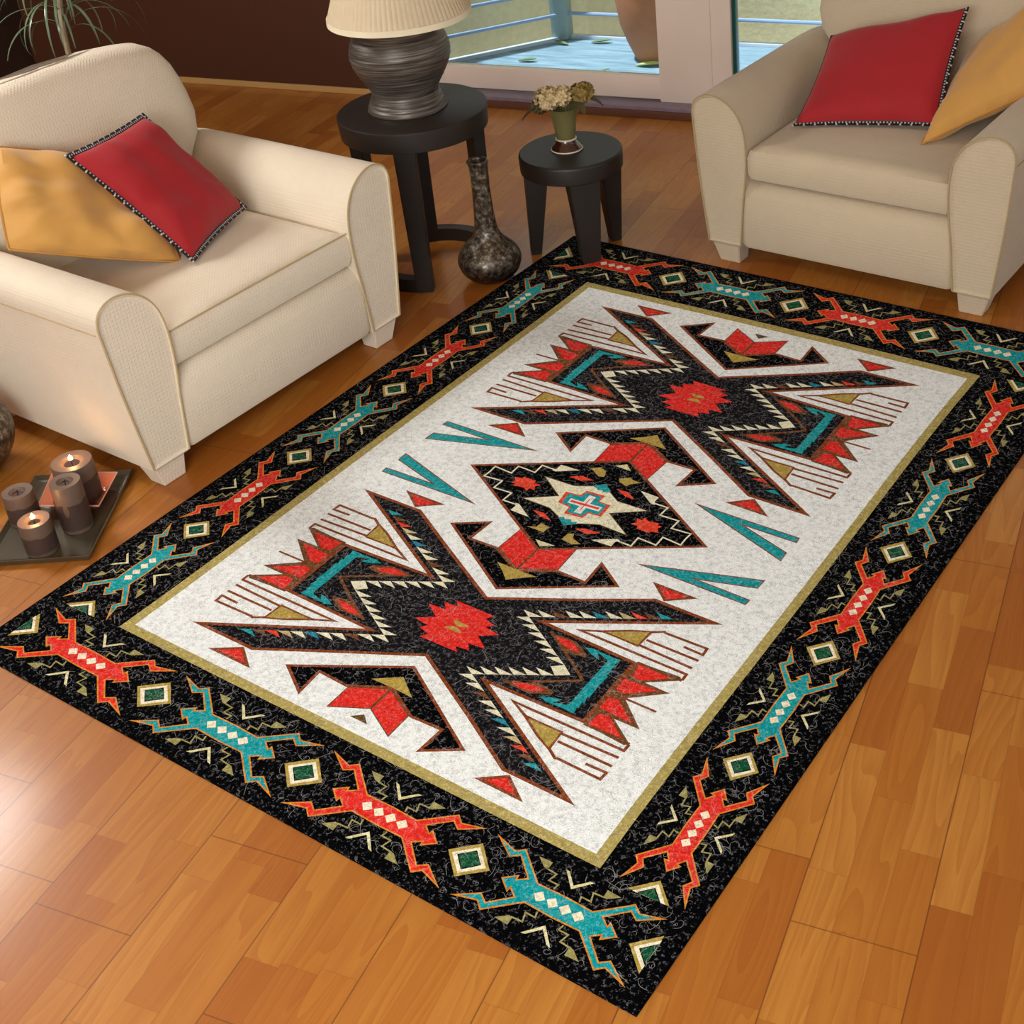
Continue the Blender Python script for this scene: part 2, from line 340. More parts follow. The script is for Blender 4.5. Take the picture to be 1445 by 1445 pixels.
M_CEIL = mat('ceiling_paint', lin(225, 212, 190), .8)
M_PETAL = mat('dried_petals', lin(214, 190, 142), .8, var=.25, vs=60)
M_PETALO = mat('olive_petals', lin(150, 124, 62), .8, var=.3, vs=60)
M_DRYLEAF = mat('dry_olive_leaf', lin(84, 74, 40), .7, var=.3, vs=30)
M_VASEG = mat('olive_glaze', lin(112, 106, 66), .28, var=.25, vs=22, coat=.4)
M_VASEB = mat('oxblood_glaze', lin(58, 26, 18), .1, var=.2, coat=1)
M_VASEW = mat('ivory_glaze_band', lin(226, 210, 186), .3)

def m_lampbody():
    m = bpy.data.materials.new('brushed_bronze_ceramic'); t = NT(m); v = t.obj()
    k = t.noise(t.mapping(v, (6, 6, 190)), 1, 4, .6)
    t.l(t.ramp(k, [(.3, lin(50, 44, 38)), (.5, lin(88, 80, 72)), (.72, lin(138, 128, 118))]), t.b.inputs['Base Color'])
    t.b.inputs['Roughness'].default_value = .38; t.b.inputs['Metallic'].default_value = .35; t.bump(k, .4, .003); return m
def m_vase():
    m = bpy.data.materials.new('hammered_dark_metal'); t = NT(m); v = t.obj()
    k = t.noise(v, 55, 5, .7); z = t.n('ShaderNodeSeparateXYZ'); t.l(v, z.inputs[0])
    g = t.math('ADD', k, t.rng(z.outputs[2], 0, .12, -.22, 0))
    t.l(t.ramp(g, [(.35, lin(34, 22, 18)), (.52, lin(92, 80, 66)), (.68, lin(168, 158, 140))]), t.b.inputs['Base Color'])
    t.b.inputs['Roughness'].default_value = .3; t.b.inputs['Metallic'].default_value = .45; t.bump(k, .5, .003); return m
def m_shade():
    m = bpy.data.materials.new('pleated_cream_shade'); t = NT(m); v = t.obj()
    t.l(t.mix(t.noise(v, 30, 3), lin(232, 214, 178), lin(244, 230, 200)), t.b.inputs['Base Color']); t.b.inputs['Roughness'].default_value = .85
    tr = t.n('ShaderNodeBsdfTranslucent'); tr.inputs[0].default_value = lin(235, 205, 150)
    mx = t.n('ShaderNodeMixShader'); mx.inputs[0].default_value = .3
    t.l(t.b.outputs[0], mx.inputs[1]); t.l(tr.outputs[0], mx.inputs[2]); t.l(mx.outputs[0], t.out.inputs[0]); return m
def m_floor():
    m = bpy.data.materials.new('beech_laminate'); t = NT(m); v = t.obj()
    s = t.n('ShaderNodeSeparateXYZ'); t.l(v, s.inputs[0]); x, y = s.outputs[0], s.outputs[1]
    xs = t.math('DIVIDE', t.math('ADD', x, 20.10+.0965), .08515); xb = t.math('DIVIDE', t.math('ADD', x, 20.10+.0965), .25545)
    si = t.math('FLOOR', xs); bi = t.math('FLOOR', xb)
    def wn(a, b):
        c = t.n('ShaderNodeCombineXYZ'); t.val(c, 0, a); t.val(c, 1, b); w = t.n('ShaderNodeTexWhiteNoise'); t.l(c.outputs[0], w.inputs[0]); return w.outputs['Value']
    yo = t.math('MULTIPLY', wn(si, 3.7), 5.); ys = t.math('DIVIDE', t.math('ADD', y, yo), .37); yi = t.math('FLOOR', ys)
    yob = t.math('MULTIPLY', wn(bi, 9.1), 4.); yb = t.math('DIVIDE', t.math('ADD', y, yob), 1.25)
    tone = wn(si, yi)
    def edge(f, w, size):   # 1 near a cell border
        fr = t.math('FRACT', f); d = t.math('MINIMUM', fr, t.math('SUBTRACT', 1., fr)); d = t.math('MULTIPLY', d, size)
        return t.rng(d, w*.3, w, 1, 0)
    sh = t.math('MULTIPLY', tone, 37.)
    cv = t.n('ShaderNodeCombineXYZ'); t.val(cv, 0, t.math('ADD', x, sh)); t.val(cv, 1, t.math('MULTIPLY', t.math('ADD', y, sh), .10)); t.val(cv, 2, sh)
    ring = t.noise(cv.outputs[0], 8, 2, .4, .25)
    lines = t.math('FRACT', t.math('MULTIPLY', ring, 15.)); lines = t.rng(lines, 0, 1, 0, 1)
    cf = t.n('ShaderNodeCombineXYZ'); t.val(cf, 0, t.math('MULTIPLY', t.math('ADD', x, sh), 1.)); t.val(cf, 1, t.math('MULTIPLY', y, .05)); t.val(cf, 2, sh)
    fine = t.noise(cf.outputs[0], 160, 3, .6)
    base = t.ramp(tone, [(0, lin(156, 90, 30)), (.4, lin(170, 106, 38)), (1, lin(184, 124, 52))])
    g = t.math('ADD', t.math('MULTIPLY', fine, .55), t.math('MULTIPLY', lines, .35))
    c1 = t.mix(t.rng(g, .25, .72, .42, 0), base, lin(138, 68, 18))
    e = t.math('MAXIMUM', edge(xb, .0022, .25545), t.math('MULTIPLY', edge(yb, .0020, 1.25), .9))
    e2 = t.math('MULTIPLY', t.math('MAXIMUM', edge(xs, .0012, .08515), edge(ys, .0012, .37)), .35)
    ee = t.math('MULTIPLY', t.math('MAXIMUM', e, e2), .75)
    t.l(t.mix(ee, c1, lin(92, 48, 20)), t.b.inputs['Base Color'])
    t.b.inputs['Roughness'].default_value = .42; t.b.inputs['Specular IOR Level'].default_value = .25; t.b.inputs['Coat Weight'].default_value = .5; t.b.inputs['Coat Roughness'].default_value = .17; t.b.inputs['Coat IOR'].default_value = 1.4
    t.bump(t.math('SUBTRACT', 1., t.math('MAXIMUM', e, e2)), .12, .001); return m
def m_deck():
    m = bpy.data.materials.new('weathered_blue_deck'); t = NT(m); v = t.obj()
    k = t.noise(t.mapping(v, (4, 30, 4)), 1, 5, .6)
    s = t.n('ShaderNodeSeparateXYZ'); t.l(v, s.inputs[0]); fr = t.math('FRACT', t.math('MULTIPLY', s.outputs[1], 9.))
    l = t.rng(fr, 0, .07, 1, 0)
    c = t.ramp(k, [(.3, lin(98, 134, 152)), (.55, lin(134, 166, 186)), (.8, lin(168, 190, 208))])
    t.l(t.mix(t.math('MULTIPLY', l, .5), c, lin(84, 116, 140)), t.b.inputs['Base Color']); t.b.inputs['Roughness'].default_value = .6; return m
def m_glass():
    m = bpy.data.materials.new('clear_glass'); t = NT(m)
    g = t.n('ShaderNodeBsdfGlossy'); g.inputs['Roughness'].default_value = .02; g.inputs[0].default_value = (.8, .9, .9, 1)
    tr = t.n('ShaderNodeBsdfTransparent'); tr.inputs[0].default_value = (.94, .97, .97, 1)
    fz = t.n('ShaderNodeFresnel'); fz.inputs[0].default_value = 1.3
    mx = t.n('ShaderNodeMixShader'); t.l(fz.outputs[0], mx.inputs[0]); t.l(tr.outputs[0], mx.inputs[1]); t.l(g.outputs[0], mx.inputs[2]); t.l(mx.outputs[0], t.out.inputs[0]); return m
def m_emit(name, col, st):
    m = bpy.data.materials.new(name); t = NT(m); t.b.inputs['Base Color'].default_value = col
    t.b.inputs['Emission Color'].default_value = col; t.b.inputs['Emission Strength'].default_value = st; return m
M_LAMP, M_FVASE, M_SHADE, M_FLOOR, M_DECK, M_GLASS = m_lampbody(), m_vase(), m_shade(), m_floor(), m_deck(), m_glass()
M_FLAME = m_emit('candle_flame', (1, .62, .22, 1), 22)

# ------------------------------------------------------------------ camera
cd = bpy.data.cameras.new('camera'); cam = bpy.data.objects.new('camera', cd); C.objects.link(cam)
rt = Vector((.923302, .376569, -.0755571)); dn = Vector((.125586, -.481914, -.867172)); fw = Vector((-.362963, .791173, -.492244))
cam.matrix_world = Matrix(((rt.x, -dn.x, -fw.x, 0), (rt.y, -dn.y, -fw.y, 0), (rt.z, -dn.z, -fw.z, 2.4), (0, 0, 0, 1)))
cd.sensor_width = 36; cd.lens = 1966.69/1445*36; cd.shift_x = -(850-722.5)/1445; cd.shift_y = (500-722.5)/1445
cd.clip_start = .05; cd.clip_end = 60
SC.camera = cam

# ------------------------------------------------------------------ the room
YW = 6.18
bm = bmesh.new(); box(bm, (-2.5, 2.6, -.05), (9., 7.2, .1)); struct('floor', bm, M_FLOOR, smooth=False)
bm = bmesh.new(); box(bm, (-5.18, YW+.06, 1.4), (2.68, .12, 2.8)); struct('wall_back', bm, M_WALL, smooth=False)
bm = bmesh.new(); box(bm, (.95, YW+.06, 1.4), (2.1, .12, 2.8)); struct('wall_back_right', bm, M_WALL, smooth=False)
bm = bmesh.new(); box(bm, (-1.95, YW+.06, 2.55), (3.8, .12, .5)); struct('wall_above_door', bm, M_WALL, smooth=False)
bm = bmesh.new(); box(bm, (-6.46, 2.6, 1.4), (.12, 7.4, 2.8)); struct('wall_left', bm, M_WALLD, smooth=False)
bm = bmesh.new(); box(bm, (-2.5, 2.6, 2.86), (9., 7.3, .1)); struct('ceiling', bm, M_CEIL, smooth=False)
bm = bmesh.new(); box(bm, (-5.12, YW-.008, .016), (2.54, .016, .032), bev=.003); struct('baseboard_back', bm, M_BASE, smooth=False)
bm = bmesh.new(); box(bm, (-6.392, 2.6, .016), (.016, 7.1, .032), bev=.003); struct('baseboard_left', bm, M_BASE, smooth=False)

# terrace door: jambs, sliding leaf, fixed pane, threshold
door = tag(bpy.data.objects.new('door_1', None), kind='structure'); C.objects.link(door); door.location = (0, YW, 0)
bm = bmesh.new()
box(bm, (-3.80, .06, 1.15), (.08, .16, 2.3), bev=.006); box(bm, (-.10, .06, 1.15), (.08, .16, 2.3), bev=.006); box(bm, (-1.95, .06, 2.26), (3.8, .16, .08), bev=.006)
link('door_frame', bm, M_DOORF, door)
bm = bmesh.new()
box(bm, (-3.68, .03, 1.14), (.16, .06, 2.16), bev=.008); box(bm, (-2.262, .03, 1.14), (.275, .06, 2.16), bev=.008)
box(bm, (-3.0, .03, .13), (1.25, .055, .115), bev=.006); box(bm, (-3.0, .03, 2.15), (1.25, .055, .12), bev=.006)
link('door_leaf', bm, M_DOORF, door)
bm = bmesh.new(); box(bm, (-2.078, .05, 1.14), (.105, .09, 2.16), bev=.006); link('door_post', bm, M_DOORF, door)
bm = bmesh.new(); box(bm, (-2.015, .05, 1.14), (.018, .05, 2.16), bev=.002); link('glass_gasket', bm, M_GASK, door)
bm = bmesh.new(); box(bm, (-3.0, .035, 1.14), (1.22, .008, 1.9)); link('glass_pane', bm, M_GLASS, door, smooth=False)
bm = bmesh.new(); box(bm, (-1.07, .05, 1.14), (1.86, .008, 2.14)); link('glass_pane', bm, M_GLASS, door, smooth=False)
bm = bmesh.new(); box(bm, (-1.95, -.02, .052), (3.62, .12, .022), bev=.004); link('sill', bm, M_SILL, door)
bm = bmesh.new(); box(bm, (-1.95, -.015, .02), (3.62, .13, .04), bev=.004); link('threshold', bm, M_SILLW, door)

# balcony
PC = Vector((-3.40, 7.29)); PL = Vector((-3.40-.75*1.35, 7.29-.95*1.35))
bm = bmesh.new()
vs = [(-4.7, 6.34), (.6, 6.34), (.6, 7.30), (PC.x, PC.y), (-4.30, 6.34)]
vs = [(PL.x+.12, 6.34), (.6, 6.34), (.6, 7.30), (PC.x, PC.y)]
hexa(bm, [(x, y, -.12) for x, y in vs], [(x, y, -.004) for x, y in vs]); struct('balcony_deck', bm, M_DECK, smooth=False)
bm = bmesh.new()
d = (PC-Vector((PL.x+.12, 6.34))).normalized(); mid = (PC+Vector((PL.x+.12, 6.34)))/2
box(bm, (mid.x, mid.y, -.03), ((PC-Vector((PL.x+.12, 6.34))).length, .035, .09), rz=math.atan2(d.y, d.x), bev=.004)
box(bm, (-1.40, 7.315, -.03), (4.0, .035, .09), bev=.004)
struct('balcony_edge_trim', bm, M_DECKW)
bm = bmesh.new(); box(bm, (-1.3, 7.75, -.2), (6., .15, 3.4)); struct('wall_parapet', bm, M_STUCCO, smooth=False)
bm = bmesh.new(); n_ = Vector((-d.y, d.x)); c_ = mid+n_*.34+d*.22; box(bm, (c_.x, c_.y, -.2), (1.55, .12, 3.4), rz=math.atan2(d.y, d.x)); struct('wall_parapet_side', bm, M_STUCCO, smooth=False)
t = thing('balcony_railing', (PC.x, PC.y, 0), 0, 'pale blue metal railing with a square corner post around the balcony', 'railing')
bm = bmesh.new(); box(bm, (-.02, .0, .60), (.10, .10, 1.2), bev=.01); link('corner_post', bm, M_POSTP, t)
for z in (.145, .29, .44, .59):
    bm = bmesh.new(); tube(bm, [(.03, .01, z), (3.9, .01, z)], .011); link('rail', bm, M_BLUEP, t)
    bm = bmesh.new(); e = Vector((-d.x, -d.y, 0))*1.15; tube(bm, [(-.03, -.04, z), (e.x, e.y, z)], .011); link('rail', bm, M_BLUEP, t)
bm = bmesh.new(); q = mid-d*.28+n_*.02; box(bm, (q.x-PC.x, q.y-PC.y, .57), (.05, .05, 1.1), rz=math.atan2(d.y, d.x), bev=.005); link('side_post', bm, M_POSTP, t)
t = thing('terracotta_pot', (-2.73, 7.05, -.002), 0, 'tall terracotta planter standing on the balcony behind the door stile', 'planter')
bm = bmesh.new(); lathe(bm, [(.001, .0), (.125, 0), (.135, .02), (.17, .10), (.205, .20), (.225, .34), (.23, .5), (.25, .5), (.25, .56), (.22, .56), (.205, .5), (.001, .48)]); link('pot_body', bm, M_TERRA, t)
bm = bmesh.new(); lathe(bm, [(.001, .485), (.2, .49), (.001, .51)]); link('soil', bm, M_WICKD, t)
def leaf(bm, L, W, bend=.2, n=6, curl=0.):
    R = []
    for i in range(n+1):
        u = i/n; w = W*math.sin(PI*min(1, max(.04, u*.94+.03)))**.8; z = -bend*L*u*u
        R.append([Vector((u*L, -w, z+curl*w)), Vector((u*L, 0, z)), Vector((u*L, w, z+curl*w)), Vector((u*L, 0, z-.0015))])
    rings(bm, R, True, True)
for i, (x, y, L, a, lab) in enumerate([(-3.33, 7.16, .10, 2.9, 'curled dry leaf beside the railing corner post'), (-3.21, 7.22, .12, .2, 'longer green leaf lying along the back edge of the balcony, right of the post'),
        (-3.50, 6.84, .11, .1, 'green leaf lying near the angled left edge of the balcony deck'), (-2.96, 6.72, .07, .8, 'small dry leaf in the middle of the balcony deck'), (-2.80, 6.87, .15, .02, 'bright green leaf lying at the foot of the terracotta pot')]):
    bm = bmesh.new(); leaf(bm, L, L*.17, -.12, curl=.5); o = link('fallen_leaf', bm, M_LEAFB if i == 4 else M_LEAF, None, loc=(x, y, .003)); o.rotation_euler = (0, 0, a); tag(o, lab, 'leaf', 'leaves fallen on the balcony')

# ------------------------------------------------------------------ the rug
RX = [tuple(e) for e in RUG['ex']]; RCO = RUG['co']; Q = RUG['q']
def warp(x, y):
    a = b = 0
    for (i, j), (p, r) in zip(RX, RCO):
        k = x**i*y**j; a += p*k; b += r*k
    return a, -b
RCOL = {'rust': (126, 60, 22), 'coal': (22, 20, 23), 'black': (5, 5, 7), 'cream': (232, 226, 188), 'brown': (108, 64, 28), 'blue': (12, 122, 146), 'tan': (190, 168, 122), 'orange': (222, 62, 34), 'teal': (10, 146, 152),
        'red': (218, 40, 30), 'gold': (170, 146, 66), 'bronze': (92, 66, 28), 'pale': (214, 204, 140), 'white': (236, 236, 230), 'amber': (206, 128, 34), 'olive': (146, 138, 82), 'ivory': (240, 228, 194), 'green': (6, 76, 46), 'field': (238, 243, 242), 'khaki': (168, 152, 86)}
def m_rug(k):
    c = lin(*RCOL[k]); m = bpy.data.materials.new('wool_'+k); t = NT(m); v = t.obj()
    nz = t.n('ShaderNodeTexNoise'); t.l(v, nz.inputs['Vector']); nz.inputs['Scale'].default_value = 34; nz.inputs['Detail'].default_value = 2
    add = t.n('ShaderNodeMix', data_type='VECTOR'); add.inputs[0].default_value = .055; t.l(v, add.inputs[4]); t.l(nz.outputs['Color'], add.inputs[5])
    def strands(sc):
        vo = t.n('ShaderNodeTexVoronoi', feature='DISTANCE_TO_EDGE'); t.l(add.outputs[1], vo.inputs['Vector']); vo.inputs['Scale'].default_value = sc
        return t.rng(vo.outputs['Distance'], .0, .10, 1, 0)
    lum = .3*c[0]+.6*c[1]+.1*c[2]
    gate = t.rng(t.noise(v, 90, 3, .7), (.54 if k == 'black' else .49) if lum < .03 else .42, .62, 0, 1)
    st = t.math('MULTIPLY', t.math('MAXIMUM', strands(62), strands(120)), gate)
    fine = t.noise(v, 300, 3, .7); mot = t.noise(v, 70, 4, .7)
    lum = .3*c[0]+.6*c[1]+.1*c[2]
    if lum > .5: lo, hi = tuple(q*.42 for q in c[:3]), (1, 1, 1)
    elif lum < .03: lo, hi = tuple(q*.25 for q in c[:3]), (.26, .25, .27)
    else: lo, hi = tuple(q*.5 for q in c[:3]), tuple(min(1, q*1.6+.13) for q in c[:3])
    f = t.rng(t.math('ADD', t.math('MULTIPLY', fine, .5), t.math('MULTIPLY', mot, .5)), .37, .53, .9, 0)
    a = t.mix(f, c, (*lo, 1)); b = t.mix(t.math('MULTIPLY', st, .75 if lum > .03 else .5), a, (*hi, 1))
    t.l(b, t.b.inputs['Base Color']); t.b.inputs['Roughness'].default_value = .95; t.b.inputs['Specular IOR Level'].default_value = .02
    t.bump(t.math('ADD', t.math('MULTIPLY', fine, .6), st), .45, .002); return m
rkeys = list(RCOL); rmats = [m_rug(k) for k in rkeys]
RV, RF, RM = [], [], []; NPUT = [0]
def area(P): return sum(P[i-1][0]*P[i][1]-P[i][0]*P[i-1][1] for i in range(len(P)))/2
def put(P, col, layer):
    z = .0102+layer*.00012+(NPUT[0] % 23)*.0000022; NPUT[0] += 1; W = [warp(*p) for p in P]
    tri = tessellate_polygon([[Vector((x, y, 0)) for x, y in W]]); o = len(RV); RV.extend((x, y, z) for x, y in W)
    for a, b, c in tri:
        A = [W[a], W[b], W[c]]
        RF.append((o+a, o+b, o+c) if area(A) > 0 else (o+c, o+b, o+a)); RM.append(rkeys.index(col))
def inset(P, w):
    n = len(P); s = 1 if area(P) > 0 else -1; out = []
    for i in range(n):
        p0, p, p1 = Vector(P[i-1]), Vector(P[i]), Vector(P[(i+1) % n]); a = (p-p0).normalized(); b = (p1-p).normalized()
        na, nb = Vector((-a.y, a.x))*s, Vector((-b.y, b.x))*s; m = na+nb
        if m.length < 1e-4: out.append(tuple(p)); continue
        m.normalize(); k = w/max(m.dot(na), .13); out.append(tuple(p+m*min(k, 7*w)))
    return out
def stroke(P, w, col, layer):
    n = len(P); L, Rr = [], []
    for i in range(n):
        p = Vector(P[i]); a = (p-Vector(P[i-1])).normalized() if i else None; b = (Vector(P[i+1])-p).normalized() if i < n-1 else None
        a = a or b; b = b or a; na, nb = Vector((-a.y, a.x)), Vector((-b.y, b.x)); m = (na+nb)
        if m.length < .1: m = na.copy()
        m.normalize(); k = min(w/2/max(m.dot(na), .3), 1.8*w); L.append(tuple(p+m*k)); Rr.append(tuple(p-m*k))
    for i in range(n-1): put([L[i], L[i+1], Rr[i+1], Rr[i]], col, layer)
def emit(kind, P, col, col2, layer, w):
    if kind == 'stroke': stroke(P, w, col, layer)
    elif kind == 'poly': put(P, col, layer)
    else: put(P, col2, layer); put(inset(P, w), col, layer+.5)
def join4(P):
    m = lambda s, t, q: [(s*x, t*y) for x, y in q]
    F = P+m(1, -1, P[::-1])+m(-1, -1, P)+m(-1, 1, P[::-1]); out = []
    for p in F:
        if not out or (Vector(p)-Vector(out[-1])).length > 1e-5: out.append(p)
    if (Vector(out[0])-Vector(out[-1])).length < 1e-5: out.pop()
    return out
motifs = [(k*Q['s'], sy*Q['yb'], 0, 'red' if (k in (-1.5, .5)) else 'teal') for k in (-1.5, -.5, .5, 1.5) for sy in (1, -1)]
motifs += [(sx*Q['xr'], k*Q['sl'], 1, 'red' if (k % 2 == 0) == (sx > 0) else 'teal') for k in (-2, -1, 0, 1, 2) for sx in (1, -1)]
KS = Q['sl']/Q['s']
def place(P, x, y, side, mx=1, my=1):
    return [(x+b*my*KS, y+a*mx*KS) if side else (x+a*mx, y+b*my) for a, b in P]
def rect(hx, hy, n=14):
    c = [(-hx, -hy), (hx, -hy), (hx, hy), (-hx, hy)]
    return [(c[i][0]+(c[(i+1) % 4][0]-c[i][0])*j/n, c[i][1]+(c[(i+1) % 4][1]-c[i][1])*j/n) for i in range(4) for j in range(n)]
put(rect(Q['xg'], 1), 'khaki', 0); put(rect(Q['xg']-.026, 1-.027), 'field', .5)
for g, kind, col, col2, layer, w, P in RUG['el']:
    P = [tuple(p) for p in P]; S2 = ((1, 1), (1, -1), (-1, 1), (-1, -1))
    if g == 'M':
        if kind == 'body':
            F = join4(P)
            for s in (1, -1): emit('outl', [(x, s*(Q['ym']+y)) for x, y in F], col, col2, layer, w)
        else:
            for a, b in S2:
                for s in (1, -1): emit(kind, [(a*x, s*(Q['ym']+b*y)) for x, y in P], col, col2, layer, w)
    elif g == 'F':
        for s in (1, -1): emit(kind, [(x, s*(Q['ym']+y)) for x, y in P], col, col2, layer, w)
    elif kind == 'half':
        F = P+[(-x, y) for x, y in P[::-1] if x > 1e-6]
        for s in (1, -1): emit('outl', [(x, s*y) for x, y in F], col, col2, layer, w)
    elif g in 'OIQ':
        for a, b in S2: emit(kind, [(a*x, b*y) for x, y in P], col, col2, layer, w)
    elif g == 'C': emit(kind, P, col, col2, layer, w)
    elif g == 'B':
        for x, y, sd, cc in motifs:
            if kind == 'body': emit('outl', place(join4(P), x, y, sd), cc, col2, layer, w)
            else:
                for a, b in S2: emit(kind, place(P, x, y, sd, a, b), col, col2, layer, w)
    elif g == 'D':
        for x, y, sd, cc in motifs:
            for a in (1, -1): emit(kind, place(P, x, y, sd, a, 1), col, col2, layer, w)
    elif g == 'S':
        for k in (-1, 0, 1):
            for sy in (1, -1): put(place(P, k*Q['s'], sy*Q['yb'], 0), col, layer)
        for k in (-1.5, -.5, .5, 1.5):
            for sx in (1, -1): put(place(P, sx*Q['xr'], k*Q['sl'], 1), col, layer)
        H = [P[0], P[1], P[3]]
        for sx in (1, -1):
            for sy in (1, -1):
                put([(sx*(2*Q['s']+a), sy*Q['yb']+b) for a, b in H], col, layer)
                put([(sx*Q['xr']+b, sy*(2.5*Q['sl']+a*KS)) for a, b in H], col, layer)
# woven slab under the pattern
hx, hy = 1.062, 1.426; o = len(RV); r = .004
ring = lambda e, z: [(-hx+e, -hy+e, z), (hx-e, -hy+e, z), (hx-e, hy-e, z), (-hx+e, hy-e, z)]
for e, z in ((0, .0005), (0, .0065), (.0035, .0100)): RV.extend(ring(e, z))
for k in (0, 4):
    for i in range(4): RF.append((o+k+i, o+k+(i+1) % 4, o+k+4+(i+1) % 4, o+k+4+i)); RM.append(rkeys.index('black'))
RF.append((o+8, o+9, o+10, o+11)); RM.append(rkeys.index('black')); RF.append((o+3, o+2, o+1, o)); RM.append(rkeys.index('black'))
me = bpy.data.meshes.new('area_rug'); me.from_pydata(RV, [], RF)
for m in rmats: me.materials.append(m)
me.polygons.foreach_set('material_index', RM); me.update()
rug = bpy.data.objects.new('area_rug', me); C.objects.link(rug); rug.location = (-1.4978, 3.1213, 0); rug.rotation_euler = (0, 0, -.20165)
tag(rug, 'large black bordered rug with a white field and red and teal geometric pattern', 'rug')

# loose curly fibres lying over the pile
m = bpy.data.materials.new('loose_wool_fibre'); t = NT(m); t.b.inputs['Base Color'].default_value = (.85, .84, .82, 1); t.b.inputs['Roughness'].default_value = .9
tr = t.n('ShaderNodeBsdfTransparent'); mx = t.n('ShaderNodeMixShader'); mx.inputs[0].default_value = .30
t.l(tr.outputs[0], mx.inputs[1]); t.l(t.b.outputs[0], mx.inputs[2]); t.l(mx.outputs[0], t.out.inputs[0])
rnd = random.Random(5); FV, FF = [], []
for k in range(12000):
    x, y = rnd.uniform(-1.04, 1.04), rnd.uniform(-1.40, 1.40); a = rnd.uniform(0, 2*PI); long_ = rnd.random() < .22
    cv = rnd.uniform(-.9, .9) if not long_ else rnd.uniform(-.55, .55); L = rnd.uniform(.0018, .0032) if not long_ else rnd.uniform(.004, .0065); n = 8; wd = .00034 if not long_ else .00042
    o = len(FV); dv_ = rnd.uniform(-.12, .12)
    for i in range(n+1):
        ww = wd*(1 if 0 < i < n else .3); z = .01255+.0006*math.sin(PI*i/n)+k*2e-8
        FV.append((x-math.sin(a)*ww, y+math.cos(a)*ww, z)); FV.append((x+math.sin(a)*ww, y-math.cos(a)*ww, z))
        x += math.cos(a)*L; y += math.sin(a)*L; a += cv; cv += dv_
        if abs(x) > 1.055: x = math.copysign(1.055, x)
        if abs(y) > 1.42: y = math.copysign(1.42, y)
    for i in range(n): FF.append((o+2*i, o+2*i+1, o+2*i+3, o+2*i+2))
me = bpy.data.meshes.new('loose_fibres'); me.from_pydata(FV, [], FF); me.materials.append(m); me.update()
o = bpy.data.objects.new('loose_fibres', me); C.objects.link(o); o.parent = rug; o['kind'] = 'stuff'

